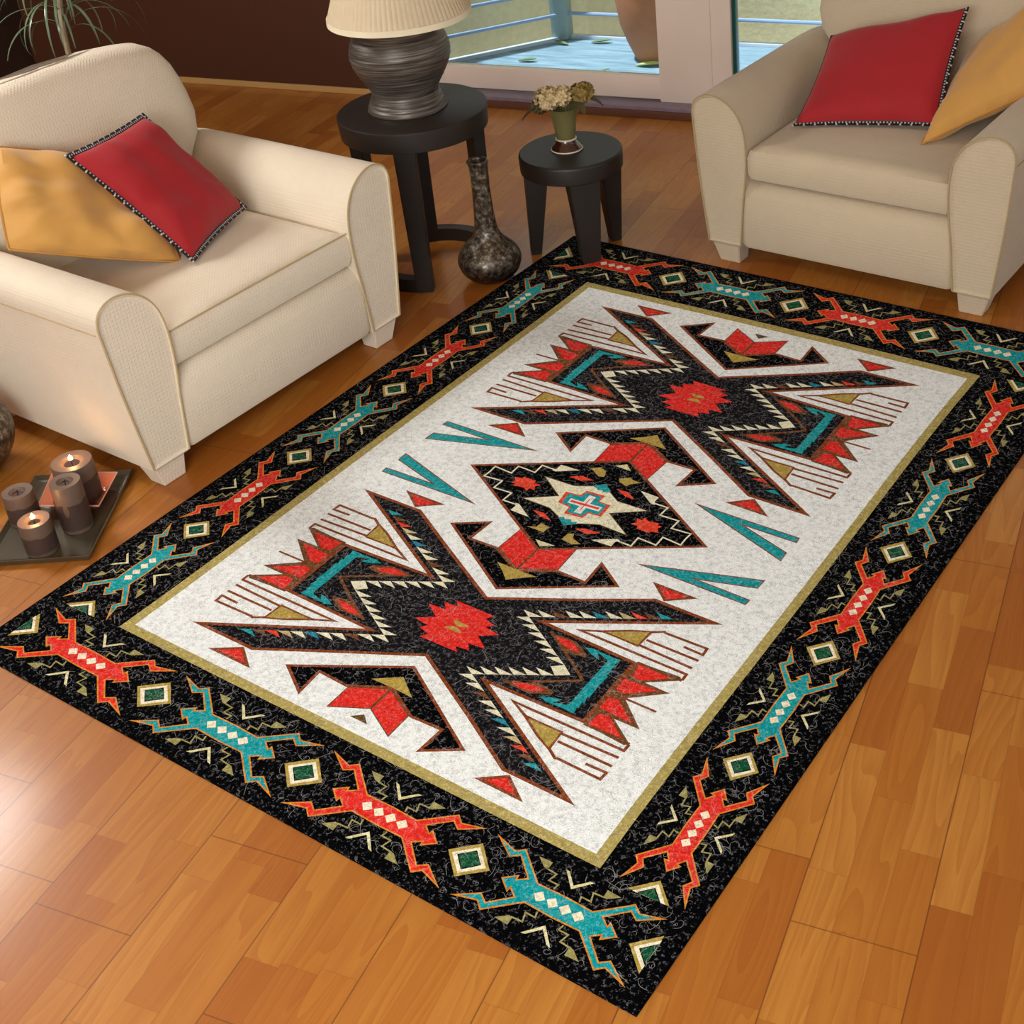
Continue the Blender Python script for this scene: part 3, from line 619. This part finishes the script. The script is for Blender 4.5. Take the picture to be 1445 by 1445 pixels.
# ------------------------------------------------------------------ armchairs
ARM = [(.565, .082), (.598, .35), (.616, .56), (.618, .615), (.606, .650), (.580, .670), (.545, .678), (.505, .672), (.465, .652), (.432, .620), (.408, .575), (.396, .52), (.393, .45), (.397, .37), (.408, .28), (.425, .082)]
def make_chair(loc, rz, label, mu, mp, body2):
    t = thing('armchair', loc, rz, label, 'armchair', 'cream upholstered armchairs')
    prof = smooth_path([(x, 0, z) for x, z in ARM[:15]], 3)[:-1]+[Vector((ARM[14][0], 0, ARM[14][1])), Vector((ARM[15][0], 0, ARM[15][1]))]
    for s in (1, -1):
        bm = bmesh.new(); R = []
        cx, cz = .505, .38
        for y, k in ((.008, .955), (.0, .975), (.003, .992), (.012, 1), (.3, 1), (.6, 1), (.80, .996), (.88, .985), (.93, .96), (.95, .9)):
            R.append([Vector((s*(cx+(p.x-cx)*(k if y < .5 else (k if p.z > .3 else 1))), y, cz+(p.z-cz)*(k if y < .5 else 1-(1-k)*.6))) for p in prof])
        rings(bm, R); a = link('arm', bm, mu, t)
        bm = bmesh.new(); pts = [Vector((s*p.x, .006, p.z)) for p in prof if p.z > .10]; pts = [Vector((s*ARM[0][0], .006, .086))]+pts+[Vector((s*ARM[15][0], .006, .086))]
        pts = [Vector((s*(cx+(abs(p.x)-cx)*.992), .002, cz+(p.z-cz)*.992)) for p in pts]
        tube(bm, pts, .0034, 6)
        tube(bm, [(s*.6185, .02, .582), (s*.6185, .3, .583), (s*.6185, .6, .583), (s*.6185, .86, .583)], .0026, 6); link('piping', bm, mp, a)
    bm = bmesh.new(); R = []      # lower body with the rolled front rail
    for x, e in ((-.428, .014), (-.418, .004), (-.40, 0), (0, 0), (.40, 0), (.418, .004), (.428, .014)):
        P = [(.012+e, .084+e), (.006+e, .10), (.004+e, .2), (.008+e, .29), (.022+e, .325-e), (.05, .346-e), (.10, .352-e), (.5, .352-e), (.88, .352-e), (.93-e, .32), (.94-e, .1), (.935-e, .084+e)]
        R.append([Vector((x, y, z)) for y, z in P])
    rings(bm, R); link('seat_base', bm, body2, t)
    bm = bmesh.new(); R = []      # loose seat cushion
    n = 21
    def hh(x, y): # crown of the cushion
        u, v = x/.39, (y-.37)/.37; return .492+.026*(1-u*u)*(1-v*v)
    N = 26
    grid = {}
    for i in range(N+1):
        for j in range(N+1):
            u, v = i/N*2-1, j/N*2-1; x = .388*u; y = .385+.372*v
            rr = max(abs(u), abs(v)); e = max(0, (rr-.93)/.07); top = hh(x, y)-.014*e*e
            grid[i, j, 1] = bm.verts.new((x*(1-.010*e), y*1+(.006*e if v < -.9 else 0), top)); grid[i, j, 0] = bm.verts.new((x*(1-.012*e), y+(.006*e if v < -.9 else 0), .354+.012*e))
    for i in range(N):
        for j in range(N):
            bm.faces.new((grid[i, j, 1], grid[i+1, j, 1], grid[i+1, j+1, 1], grid[i, j+1, 1])); bm.faces.new((grid[i, j, 0], grid[i, j+1, 0], grid[i+1, j+1, 0], grid[i+1, j, 0]))
    per = [(i, 0) for i in range(N)]+[(N, j) for j in range(N)]+[(i, N) for i in range(N, 0, -1)]+[(0, j) for j in range(N, 0, -1)]
    for k in range(len(per)):
        a, b = per[k], per[(k+1) % len(per)]; A, B = grid[(*a, 1)], grid[(*b, 1)]; D, E_ = grid[(*a, 0)], grid[(*b, 0)]
        def mid_(V1, V2, f):
            p = V2.co.lerp(V1.co, f); o_ = Vector((p.x, p.y-.385, 0)); o_.x = (1 if o_.x > 0 else -1)*(abs(p.x) > .37); o_.y = (1 if o_.y > 0 else -1)*(abs(p.y-.385) > .35)
            return p+o_*.008
        if k == 0: first = [bm.verts.new(mid_(A, D, .75)), bm.verts.new(mid_(A, D, .25))]; prev = first
        nxt = first if k == len(per)-1 else [bm.verts.new(mid_(B, E_, .75)), bm.verts.new(mid_(B, E_, .25))]
        bm.faces.new((A, prev[0], nxt[0], B)); bm.faces.new((prev[0], prev[1], nxt[1], nxt[0])); bm.faces.new((prev[1], D, E_, nxt[1])); prev = nxt
    cu = link('seat_cushion', bm, mu, t)
    if mu is M_CREAM:
        bm = bmesh.new(); tube(bm, [(x/10*.384, .0105, .4845+.002*(1-(x/10)**2)) for x in range(-10, 11)], .0028, 6); link('cushion_piping', bm, mp, cu)
    # backrest
    lv = [(.355, .70, .93, .375), (.48, .715, .94, .380), (.58, .735, .95, .40), (.645, .752, .955, .45), (.70, .765, .965, .500), (.77, .785, .975, .522), (.84, .80, .985, .516), (.90, .815, .995, .505), (.95, .83, 1.0, .490), (.99, .845, 1.0, .466), (1.02, .862, .996, .436), (1.043, .885, .985, .395), (1.053, .91, .965, .33)]
    bm = bmesh.new(); R = []
    for z, f, b, w in lv:
        ring_ = []
        for k in range(40):
            a = 2*PI*k/40; ca, sa = math.cos(a), math.sin(a); px = abs(ca)**.35*(1 if ca > 0 else -1); py = abs(sa)**.55*(1 if sa > 0 else -1)
            zz = z+ (.016*(1-px*px) if z > 1.0 else 0)+(.012*(1-px*px) if z > .9 else 0)
            ring_.append(Vector((w*px, (f+b)/2+(b-f)/2*py*(1-.12*abs(px)**6)-(.022*(1-px*px) if py < 0 else 0), zz)))
        R.append(ring_)
    rings(bm, R); link('backrest', bm, mu, t)
    for sx in (1, -1):
        for fy in (0, 1):
            bm = bmesh.new(); y0, y1 = (.012, .10) if not fy else (.925, .84); k = 1 if not fy else -1
            bot = [(sx*.445, y0+.012*k, 0), (sx*.530, y0+.012*k, 0), (sx*.530, y1-.01*k, 0), (sx*.445, y1-.01*k, 0)]
            top = [(sx*.438, y0, .09), (sx*.560, y0, .09), (sx*.560, y1, .09), (sx*.438, y1, .09)]
            hexa(bm, bot, top, .003); link('leg', bm, body2, t, smooth=False)
    return t
chL = make_chair((-2.6541, 3.2464, 0), math.radians(77.6), 'cream woven armchair beside the candle tray, its back towards the dark wall', M_CREAM, M_PIPE, M_CREAM)
chR = make_chair((-1.0876, 4.5367, 0), math.radians(-12.4), 'beige smooth armchair standing in front of the terrace door', M_CREAM2, M_PIPE2, M_CREAM2)

def cl(t, p): # chair-local point to world
    return Matrix.Translation(t.location) @ Matrix.Rotation(t.rotation_euler.z, 4, 'Z') @ Vector(p)
def pillow(t, K, th, nsign, label, m, trim, group, seed, wr=.014, pinch=.06):
    """four corners (chair-local), thickness; edges bow inwards, skin wrinkles towards the corners"""
    W = [cl(t, p) for p in K]; c0 = sum(W, Vector())/4
    nrm = (W[1]-W[0]).cross(W[3]-W[0]).normalized()*nsign
    bm = bmesh.new(); N = 30; g = {}
    def P(u, v):
        a, b = (u+1)/2, (v+1)/2; p = W[0]*(1-a)*(1-b)+W[1]*a*(1-b)+W[2]*a*b+W[3]*(1-a)*b
        k = 1-pinch*((1-u*u)*v**4+(1-v*v)*u**4)
        return c0+(p-c0)*k
    for i in range(N+1):
        for j in range(N+1):
            u, v = i/N*2-1, j/N*2-1; p = P(u, v)-c0; h = th/2*((1-u**4)*(1-v**4))**.55
            cr = abs(u*v)**1.2; ang = math.atan2(v, u)
            wv = noise.noise(Vector((u*2.2+seed, v*2.2, seed)))*wr + noise.noise(Vector((math.hypot(u, v)*1.5, ang*5+seed*3, seed)))*wr*1.0*(abs(u)**3+abs(v)**3)*((1-u**8)*(1-v**8))
            for s in (1, -1):
                if s == -1 and (i in (0, N) or j in (0, N)): g[i, j, -1] = g[i, j, 1]; continue
                g[i, j, s] = bm.verts.new(p+nrm*(s*(h+(wv if h > 0 else 0))))
    for i in range(N):
        for j in range(N):
            a = [g[i, j, 1], g[i+1, j, 1], g[i+1, j+1, 1], g[i, j+1, 1]]; b = [g[i, j, -1], g[i, j+1, -1], g[i+1, j+1, -1], g[i+1, j, -1]]
            bm.faces.new(a); bm.faces.new(b)
    o = link('throw_pillow', bm, m, None, loc=c0); tag(o, label, 'cushion', group)
    per = [P(-1+2*k/40, -1)-c0 for k in range(40)]+[P(1, -1+2*k/40)-c0 for k in range(40)]+[P(1-2*k/40, 1)-c0 for k in range(40)]+[P(-1, 1-2*k/40)-c0 for k in range(40)]
    bm = bmesh.new()
    if trim == 'piping': tube(bm, per, .0045, 6, closed=True); link('piping', bm, M_GOLDP, o)
    else:
        tube(bm, per, .0025, 5, closed=True, mi=0)
        ctr = Vector((0, 0, 0)); n = len(per)
        for k in range(n if trim == 'beads' else n//2):
            for f in (0, .5):
                p = per[k].lerp(per[(k+1) % n], f); out = (p-ctr).normalized()
                for q, (d_, sz, mi) in enumerate(((.006, .0045, 1 if (k*2+int(f*2)) % 2 else 0), (.0135, .0048, 0 if (k*2+int(f*2)) % 2 else 1 if k % 3 == 0 else 0))):
                    r_ = bmesh.ops.create_icosphere(bm, subdivisions=1, radius=sz, matrix=Matrix.Translation(p+out*d_))
                    for v_ in r_['verts']:
                        for ff in v_.link_faces: ff.material_index = mi
        link('bead_fringe', bm, [M_BLACKB, M_WHITEB], o)
    return o
pillow(chL, [(-.49, .57, .69), (-.065, .325, .512), (.09, .70, .74), (-.335, .745, .945)], .15, 1, 'mustard piped cushion slumped over the arm of the cream woven armchair', M_GOLD, 'piping', 'mustard cushions', 1.3, .030, -.035)
pillow(chL, [(-.060, .265, .535), (.295, .405, .55), (.165, .655, .885), (-.165, .625, .868)], .12, 1, 'crimson bead-edged cushion lying over the mustard one on the cream woven armchair', M_RED, 'beads', 'crimson cushions with bead fringe', 4.1, .012, .05)
pillow(chR, [(.190, .245, .512), (.56, .52, .70), (.50, .78, .985), (.16, .74, .70)], .12, 1, 'mustard piped cushion propped in the corner of the beige armchair by the door', M_GOLD, 'piping', 'mustard cushions', 8.2, .010, .03)
pillow(chR, [(-.308, .235, .52), (.188, .375, .545), (.165, .665, .885), (-.370, .65, .73)], .12, 1, 'crimson bead-edged cushion leaning on the back of the beige armchair by the door', M_RED, 'beads right', 'crimson cushions with bead fringe', 6.5, .007, .05)

# ------------------------------------------------------------------ side tables
TB = Vector((-2.712, 4.375, 0))
t = thing('side_table', TB, 0, 'tall round dark wood side table with curved foot bars, carrying the lamp', 'side table')
bm = bmesh.new(); lathe(bm, [(.001, .575), (.272, .575), (.282, .580), (.287, .65), (.286, .657), (.280, .661), (.001, .661)], 72); link('table_top', bm, M_DARK, t)
angs = [-70, 53, 122, 188]
for a in angs:
    A = math.radians(a); c_, s_ = math.cos(A), math.sin(A); bm = bmesh.new()
    def q(r_, tt, z): return (r_*c_-tt*s_, r_*s_+tt*c_, z)
    hexa(bm, [q(.212, -.032, 0), q(.262, -.032, 0), q(.262, .032, 0), q(.212, .032, 0)], [q(.222, -.040, .58), q(.272, -.040, .58), q(.272, .040, .58), q(.222, .040, .58)], .003); link('leg', bm, M_DARK, t, smooth=False)
for a0, a1 in ((53, 122), (188, 290)):
    bm = bmesh.new(); R = []
    for k in range(15):
        A = math.radians(a0+(a1-a0)*k/14); c_, s_ = math.cos(A), math.sin(A)
        R.append([Vector((r_*c_, r_*s_, z)) for r_, z in ((.214, .001), (.260, .001), (.260, .055), (.214, .055))])
    rings(bm, R); link('foot_bar', bm, M_DARK, t)
t = thing('stool_table', (-2.197, 4.655, 0), 0, 'low round dark wood table with wedge legs at the rug corner, carrying the flower vase', 'side table')
bm = bmesh.new(); lathe(bm, [(.001, .345), (.196, .345), (.203, .350), (.205, .408), (.203, .416), (.198, .42), (.001, .42)], 72); link('table_top', bm, M_DARK, t)
for (a, r0, z0, w0) in ((211, .185, 0, .026), (309, .185, .0128, .036), (42, .165, 0, .026)):
    A = math.radians(a); c_, s_ = math.cos(A), math.sin(A); bm = bmesh.new()
    def q(r_, tt, z): return (r_*c_-tt*s_, r_*s_+tt*c_, z)
    hexa(bm, [q(r0-.030, -w0, z0), q(r0+.012, -w0, z0), q(r0+.012, w0, z0), q(r0-.030, w0, z0)], [q(.10, -w0-.026, .35), q(.19, -w0-.026, .35), q(.19, w0+.026, .35), q(.10, w0+.026, .35)], .003); link('leg', bm, M_DARK, t, smooth=False)

# lamp
t = thing('table_lamp', (-2.728, 4.375, .661), 0, 'table lamp with ribbed bronze urn base and pleated cream shade on the tall side table', 'lamp')
prof = smooth_path([(.150, 0, .0), (.152, 0, .008), (.146, 0, .022), (.137, 0, .042), (.129, 0, .064), (.131, 0, .086), (.152, 0, .122), (.176, 0, .165), (.188, 0, .205), (.186, 0, .245), (.170, 0, .285), (.14, 0, .315), (.09, 0, .335), (.045, 0, .345), (.03, 0, .37)], 5)
bm = bmesh.new(); lathe(bm, [(.001, .001)]+[(p.x, max(.001, p.z)) for p in prof]+[(.001, .375)], 64, mod=lambda a, z: 1+.006*math.sin(z*420)+.004*math.sin(z*260+6*a)); link('lamp_base', bm, M_LAMP, t)
bm = bmesh.new(); tube(bm, [(0, 0, .36), (0, 0, .44)], .012); link('lamp_neck', bm, M_DARK, t)
def pleat(a, z): return 1+.010*abs(math.sin(PI*84*a))
bm = bmesh.new(); n = 84*6
lathe(bm, [(.262, .366), (.225, .468), (.185, .578), (.150, .668), (.147, .668), (.182, .578), (.222, .468), (.258, .366)], n, mod=pleat, caps=False); 
sh = link('lamp_shade', bm, M_SHADE, t, loc=(.018, .006, 0))
bm = bmesh.new(); lathe(bm, [(.2675, .348), (.2665, .370), (.2625, .370), (.2635, .348), (.2675, .348)], 96, caps=False); link('shade_hem', bm, mat('cream_hem', lin(236, 222, 190), .8), sh)

# tall floor vase
bm = bmesh.new(); pr = smooth_path([(.055, 0, .001), (.075, 0, .006), (.108, 0, .035), (.124, 0, .075), (.120, 0, .105), (.098, 0, .140), (.066, 0, .170), (.048, 0, .205), (.040, 0, .26), (.036, 0, .34), (.034, 0, .42), (.036, 0, .465), (.041, 0, .485), (.040, 0, .492), (.028, 0, .49), (.026, 0, .46)], 5)
lathe(bm, [(.001, .001)]+[(p.x, max(p.z, .001)) for p in pr]+[(.001, .44)], 48)
o = link('floor_vase', bm, M_FVASE, None, loc=(-2.425, 4.315, 0)); tag(o, 'long necked dark metallic bottle vase standing on the floor before the tall side table', 'vase')

# flower vase and bouquet
VP = Vector((-2.210, 4.655, .42))
t = thing('flower_vase', VP, 0, 'olive glazed footed vase with a brown banded foot on the low table', 'vase')
bm = bmesh.new(); pr = smooth_path([(.036, 0, .048), (.040, 0, .065), (.044, 0, .10), (.053, 0, .14), (.066, 0, .17), (.071, 0, .178)], 4)
lathe(bm, [(.001, .047)]+[(p.x, p.z) for p in pr]+[(.067, .178), (.045, .12), (.001, .08)], 40); link('vase_body', bm, M_VASEG, t)
bm = bmesh.new(); lathe(bm, [(.001, .001), (.060, .001), (.062, .006), (.058, .014), (.045, .028), (.037, .042), (.036, .049), (.001, .049)], 40); ft = link('vase_foot', bm, M_VASEB, t)
for r_, z in ((.0605, .005), (.039, .047)):
    bm = bmesh.new(); tube(bm, [(r_*math.cos(2*PI*k/40), r_*math.sin(2*PI*k/40), z) for k in range(40)], .0032, 6, closed=True); link('glaze_band', bm, M_VASEW, ft)
random.seed(3)
t = thing('dried_bouquet', VP, 0, 'bunch of dried cream and olive hydrangea heads in the olive vase', 'flowers')
toL = Vector((-.923, -.377, 0)); 
def head(c, R, m, n, name):
    bm = bmesh.new()
    for k in range(n):
        dv = Vector((random.gauss(0, 1), random.gauss(0, 1), random.gauss(.25, 1))).normalized(); p = c+Vector((dv.x*R[0], dv.y*R[0], dv.z*R[1]))*random.uniform(.82, 1.05)
        rot = dv.to_track_quat('Z', 'Y').to_matrix().to_4x4() @ Matrix.Rotation(random.random()*6, 4, 'Z')
        for j in range(4):
            a = j*PI/2; s = random.uniform(.010, .015)
            L = [Vector((0, 0, 0)), Vector((s*.6, -s*.45, .003)), Vector((s*1.15, 0, .006)), Vector((s*.6, s*.45, .003))]
            vs = [bm.verts.new(Matrix.Translation(p) @ rot @ Matrix.Rotation(a, 4, 'Z') @ q_) for q_ in L]; bm.faces.new(vs)
            vs2 = [bm.verts.new(v_.co-dv*.0008) for v_ in vs]; bm.faces.new(vs2[::-1])
    bmesh.ops.create_icosphere(bm, subdivisions=2, radius=R[1]*.8, matrix=Matrix.Translation(c) @ Matrix.Diagonal((R[0]/R[1], R[0]/R[1], 1, 1)))
    link(name, bm, m, t, smooth=False)
head(Vector((-.045, -.03, .215)), (.052, .040), M_PETAL, 120, 'flower_head')
head(Vector((.005, -.02, .225)), (.042, .034), M_PETAL, 80, 'flower_head')
head(Vector((.072, .03, .225)), (.045, .034), M_PETALO, 90, 'flower_head')
head(Vector((-.085, -.03, .185)), (.028, .030), M_DRYLEAF, 40, 'flower_head')
for (b_, L, W_, rz, ry, bend) in (((-.07, -.03, .19), .10, .020, 3.6, .25, .35), ((.08, .02, .21), .085, .028, .5, .25, .3), ((.03, .05, .22), .07, .022, 1.6, -.3, .2), ((.055, -.015, .20), .06, .022, -.4, .2, .4)):
    bm = bmesh.new(); leaf(bm, L, W_, bend, curl=.3); o = link('leaf', bm, M_DRYLEAF, t, loc=b_); o.rotation_euler = (0, ry, rz)
for k in range(5):
    bm = bmesh.new(); a = k*1.25; tube(bm, [(.01*math.cos(a), .01*math.sin(a), .10), (.03*math.cos(a), .03*math.sin(a), .2)], .002, 5); link('stem', bm, M_DRYLEAF, t)

# ------------------------------------------------------------------ tray with candles
def unit(a): return Vector((math.cos(a), math.sin(a), 0))
ta = math.atan2(-.406, .170)      # long axis of the tray
TR = Vector((-2.932, 2.757, 0)); ul = unit(ta); us = Vector((ul.y, -ul.x, 0))
tc = TR+ul*.22+us*.157
t = thing('candle_tray', tc, ta, 'dark pewter rectangular tray on the floor holding brown candles', 'tray')
bm = bmesh.new(); box(bm, (0, 0, .006), (.43, .30, .010), bev=.003)
R = []
for hx_, hy_, z in ((.212, .147, .004), (.218, .153, .008), (.224, .159, .022), (.221, .156, .024), (.208, .143, .013), (.200, .135, .0115)):
    R.append([Vector((sx*hx_, sy*hy_, z)) for sx, sy in ((-1, -1), (1, -1), (1, 1), (-1, 1))])
rings(bm, R, caps=False); link('tray_body', bm, M_TRAY, t, smooth=False)
# copper dish: frame from its traced corners
D = [Vector(p) for p in ((-2.935, 2.700, 0), (-2.868, 2.532, 0), (-3.060, 2.478, 0), (-3.145, 2.640, 0))]; dc = sum(D, Vector())/4
t = thing('copper_dish', (dc.x, dc.y, .0118), 0, 'square copper coloured dish under the wide candle on the tray', 'dish')
bm = bmesh.new(); R = [[(p-dc)*k+Vector((0, 0, z)) for p in D] for k, z in ((.62, .0), (.97, .034), (1.0, .036), (.985, .039), (.945, .036), (.62, .006))]
rings(bm, R); link('dish_body', bm, M_COPPER, t, smooth=False)
bm = bmesh.new(); tube(bm, [(p-dc)*.985+Vector((0, 0, .0375)) for p in D], .0026, 6, closed=True); link('dish_rim', bm, M_RIM, t)
def candle(x, y, z, r, h, lit, label, seed):
    t = thing('pillar_candle', (x, y, z), 0, label, 'candle', 'brown pillar candles on the tray'); random.seed(seed)
    bm = bmesh.new()
    lathe(bm, [(.001, .0), (r*.97, 0), (r, .004), (r, h*.5), (r, h-.004), (r*.97, h), (r*.55, h-.001), (r*.48, h-.006), (r*.30, h-.012), (.001, h-.013)], 40, mod=lambda a, zz: 1+.012*math.sin(2*PI*a*3+seed)*math.sin(zz*60))
    b = link('wax_body', bm, M_WAX, t)
    bm = bmesh.new(); R = []
    for zz, e in ((.012, 1.0), (.013, 1.018), (h*.62, 1.018), (h*.62+.001, 1.0)):
        R.append([Vector((r*e*math.cos(2*PI*k/40)*(1+.01*math.sin(6*PI*k/40+seed)), r*e*math.sin(2*PI*k/40)*(1+.01*math.sin(6*PI*k/40+seed)), zz+(.010*noise.noise(Vector((math.cos(2*PI*k/40)*2, math.sin(2*PI*k/40)*2, seed))) if zz > .02 else 0))) for k in range(40)])
    rings(bm, R, caps=False); link('wrap_band', bm, M_WAXD, t)
    bm = bmesh.new(); lathe(bm, [(.001, h-.0125), (r*.42, h-.010), (r*.44, h-.0095), (.001, h-.0090)], 28); link('wax_pool', bm, M_POOL, t)
    bm = bmesh.new(); tube(bm, [(0, 0, h-.010), (.001, 0, h), (.003, 0, h+.006)], .0014, 6); link('wick', bm, M_WICKD, t)
    if lit:
        bm = bmesh.new(); lathe(bm, [(.0005, h+.003), (.0065, h+.006), (.0070, h+.010), (.0045, h+.016), (.0005, h+.022)], 16); link('flame', bm, M_FLAME, t)
        ld = bpy.data.lights.new('candle_light', 'POINT'); ld.energy = .3; ld.color = (1, .55, .25); ld.shadow_soft_size = .008
        lo = bpy.data.objects.new('candle_light', ld); C.objects.link(lo); lo.location = (x, y, z+h+.028)
candle(-2.930, 2.345, .0118, .0465, .108, True, 'short lit brown candle nearest the front rim of the tray', 1)
candle(-2.905, 2.470, .0118, .0455, .165, False, 'tall unlit brown candle standing between the wide one and the tray front', 2)
candle(-2.985, 2.585, .0178, .062, .140, True, 'widest lit brown candle standing on the copper dish', 3)
candle(-3.090, 2.450, .0118, .0460, .105, False, 'unlit brown candle at the left edge of the tray', 4)

# round pot at the left edge
bm = bmesh.new(); pr = smooth_path([(.07, 0, .001), (.11, 0, .03), (.155, 0, .09), (.172, 0, .15), (.16, 0, .21), (.12, 0, .255), (.09, 0, .27), (.10, 0, .285), (.085, 0, .285), (.08, 0, .25)], 5)
lathe(bm, [(.001, .001)]+[(p.x, max(p.z, .001)) for p in pr]+[(.001, .15)], 48); o = link('round_pot', bm, M_FVASE, None, loc=(-3.46, 2.60, 0)); tag(o, 'round dark bulbous pot on the floor left of the candle tray', 'pot')

# palm behind the left chair
t = thing('potted_palm', (-4.60, 4.62, 0), 0, 'thin leaved palm with drooping fronds in the dark corner behind the cream woven armchair', 'plant')
bm = bmesh.new(); lathe(bm, [(.001, 0), (.13, 0), (.17, .26), (.18, .27), (.18, .30), (.16, .30), (.15, .26), (.001, .25)], 40); link('pot', bm, M_POTD, t)
bm = bmesh.new(); lathe(bm, [(.001, .252), (.15, .256), (.001, .27)], 24); link('soil', bm, M_WICKD, t)
bm = bmesh.new(); tube(bm, smooth_path([(0, 0, .25), (.015, .01, .5), (.03, 0, .8), (.07, .02, 1.08)], 5), .0125, 8); link('trunk', bm, M_TRUNK, t)
random.seed(11)
def frond(p0, az, L, droop, w, rise):
    bm = bmesh.new(); R = []; n = 16; u = unit(az); sd = Vector((-u.y, u.x, 0)); p = Vector(p0); el = rise
    for i in range(n+1):
        q_ = i/n; ww = w*(math.sin(PI*min(1, q_*.93+.05))**.6)
        R.append([p-sd*ww, p+Vector((0, 0, -.0012)), p+sd*ww, p+Vector((0, 0, .0012))]); p = p+(u*math.cos(el)+Vector((0, 0, math.sin(el))))*L/n; el -= droop/n
    rings(bm, R); link('frond', bm, M_FROND, t, smooth=True)
for k in range(40):
    z = .78+.30*(k/33); az = k*2.4+random.uniform(-.3, .3)
    frond((.03+.04*(k/33), .01, z), az, random.uniform(.34, .52), random.uniform(2.1, 2.9), random.uniform(.004, .0075), random.uniform(.5, 1.1))

# ------------------------------------------------------------------ light
w = bpy.data.worlds.new('world'); SC.world = w; w.use_nodes = True; nt = w.node_tree; bg = nt.nodes['Background']
bg.inputs[0].default_value = (.97, .98, 1.0, 1); bg.inputs[1].default_value = .70
def area_light(name, loc, target, size, energy, col, sy=None):
    l = bpy.data.lights.new(name, 'AREA'); l.shape = 'RECTANGLE'; l.size = size; l.size_y = sy or size; l.energy = energy; l.color = col
    o = bpy.data.objects.new(name, l); C.objects.link(o); o.location = loc; o.rotation_euler = (Vector(target)-Vector(loc)).to_track_quat('-Z', 'Y').to_euler(); return o
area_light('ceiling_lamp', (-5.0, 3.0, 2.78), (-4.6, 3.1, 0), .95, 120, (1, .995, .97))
area_light('fill_behind_camera', (-1.1, -.7, 2.5), (-1.8, 3.6, .2), 2.2, 185, (.97, .99, .97))  # added soft fill light, unseen behind the camera; no window modelled there
sun = bpy.data.lights.new('sun', 'SUN'); sun.energy = 5.6; sun.angle = .05; sun.color = (.96, .98, 1)
so = bpy.data.objects.new('sun', sun); C.objects.link(so); so.rotation_euler = Vector((.3, .12, -1)).to_track_quat('-Z', 'Y').to_euler()
SC.view_settings.view_transform = 'Standard'; SC.view_settings.look = 'None'; SC.view_settings.gamma = 1; SC.view_settings.exposure = 0
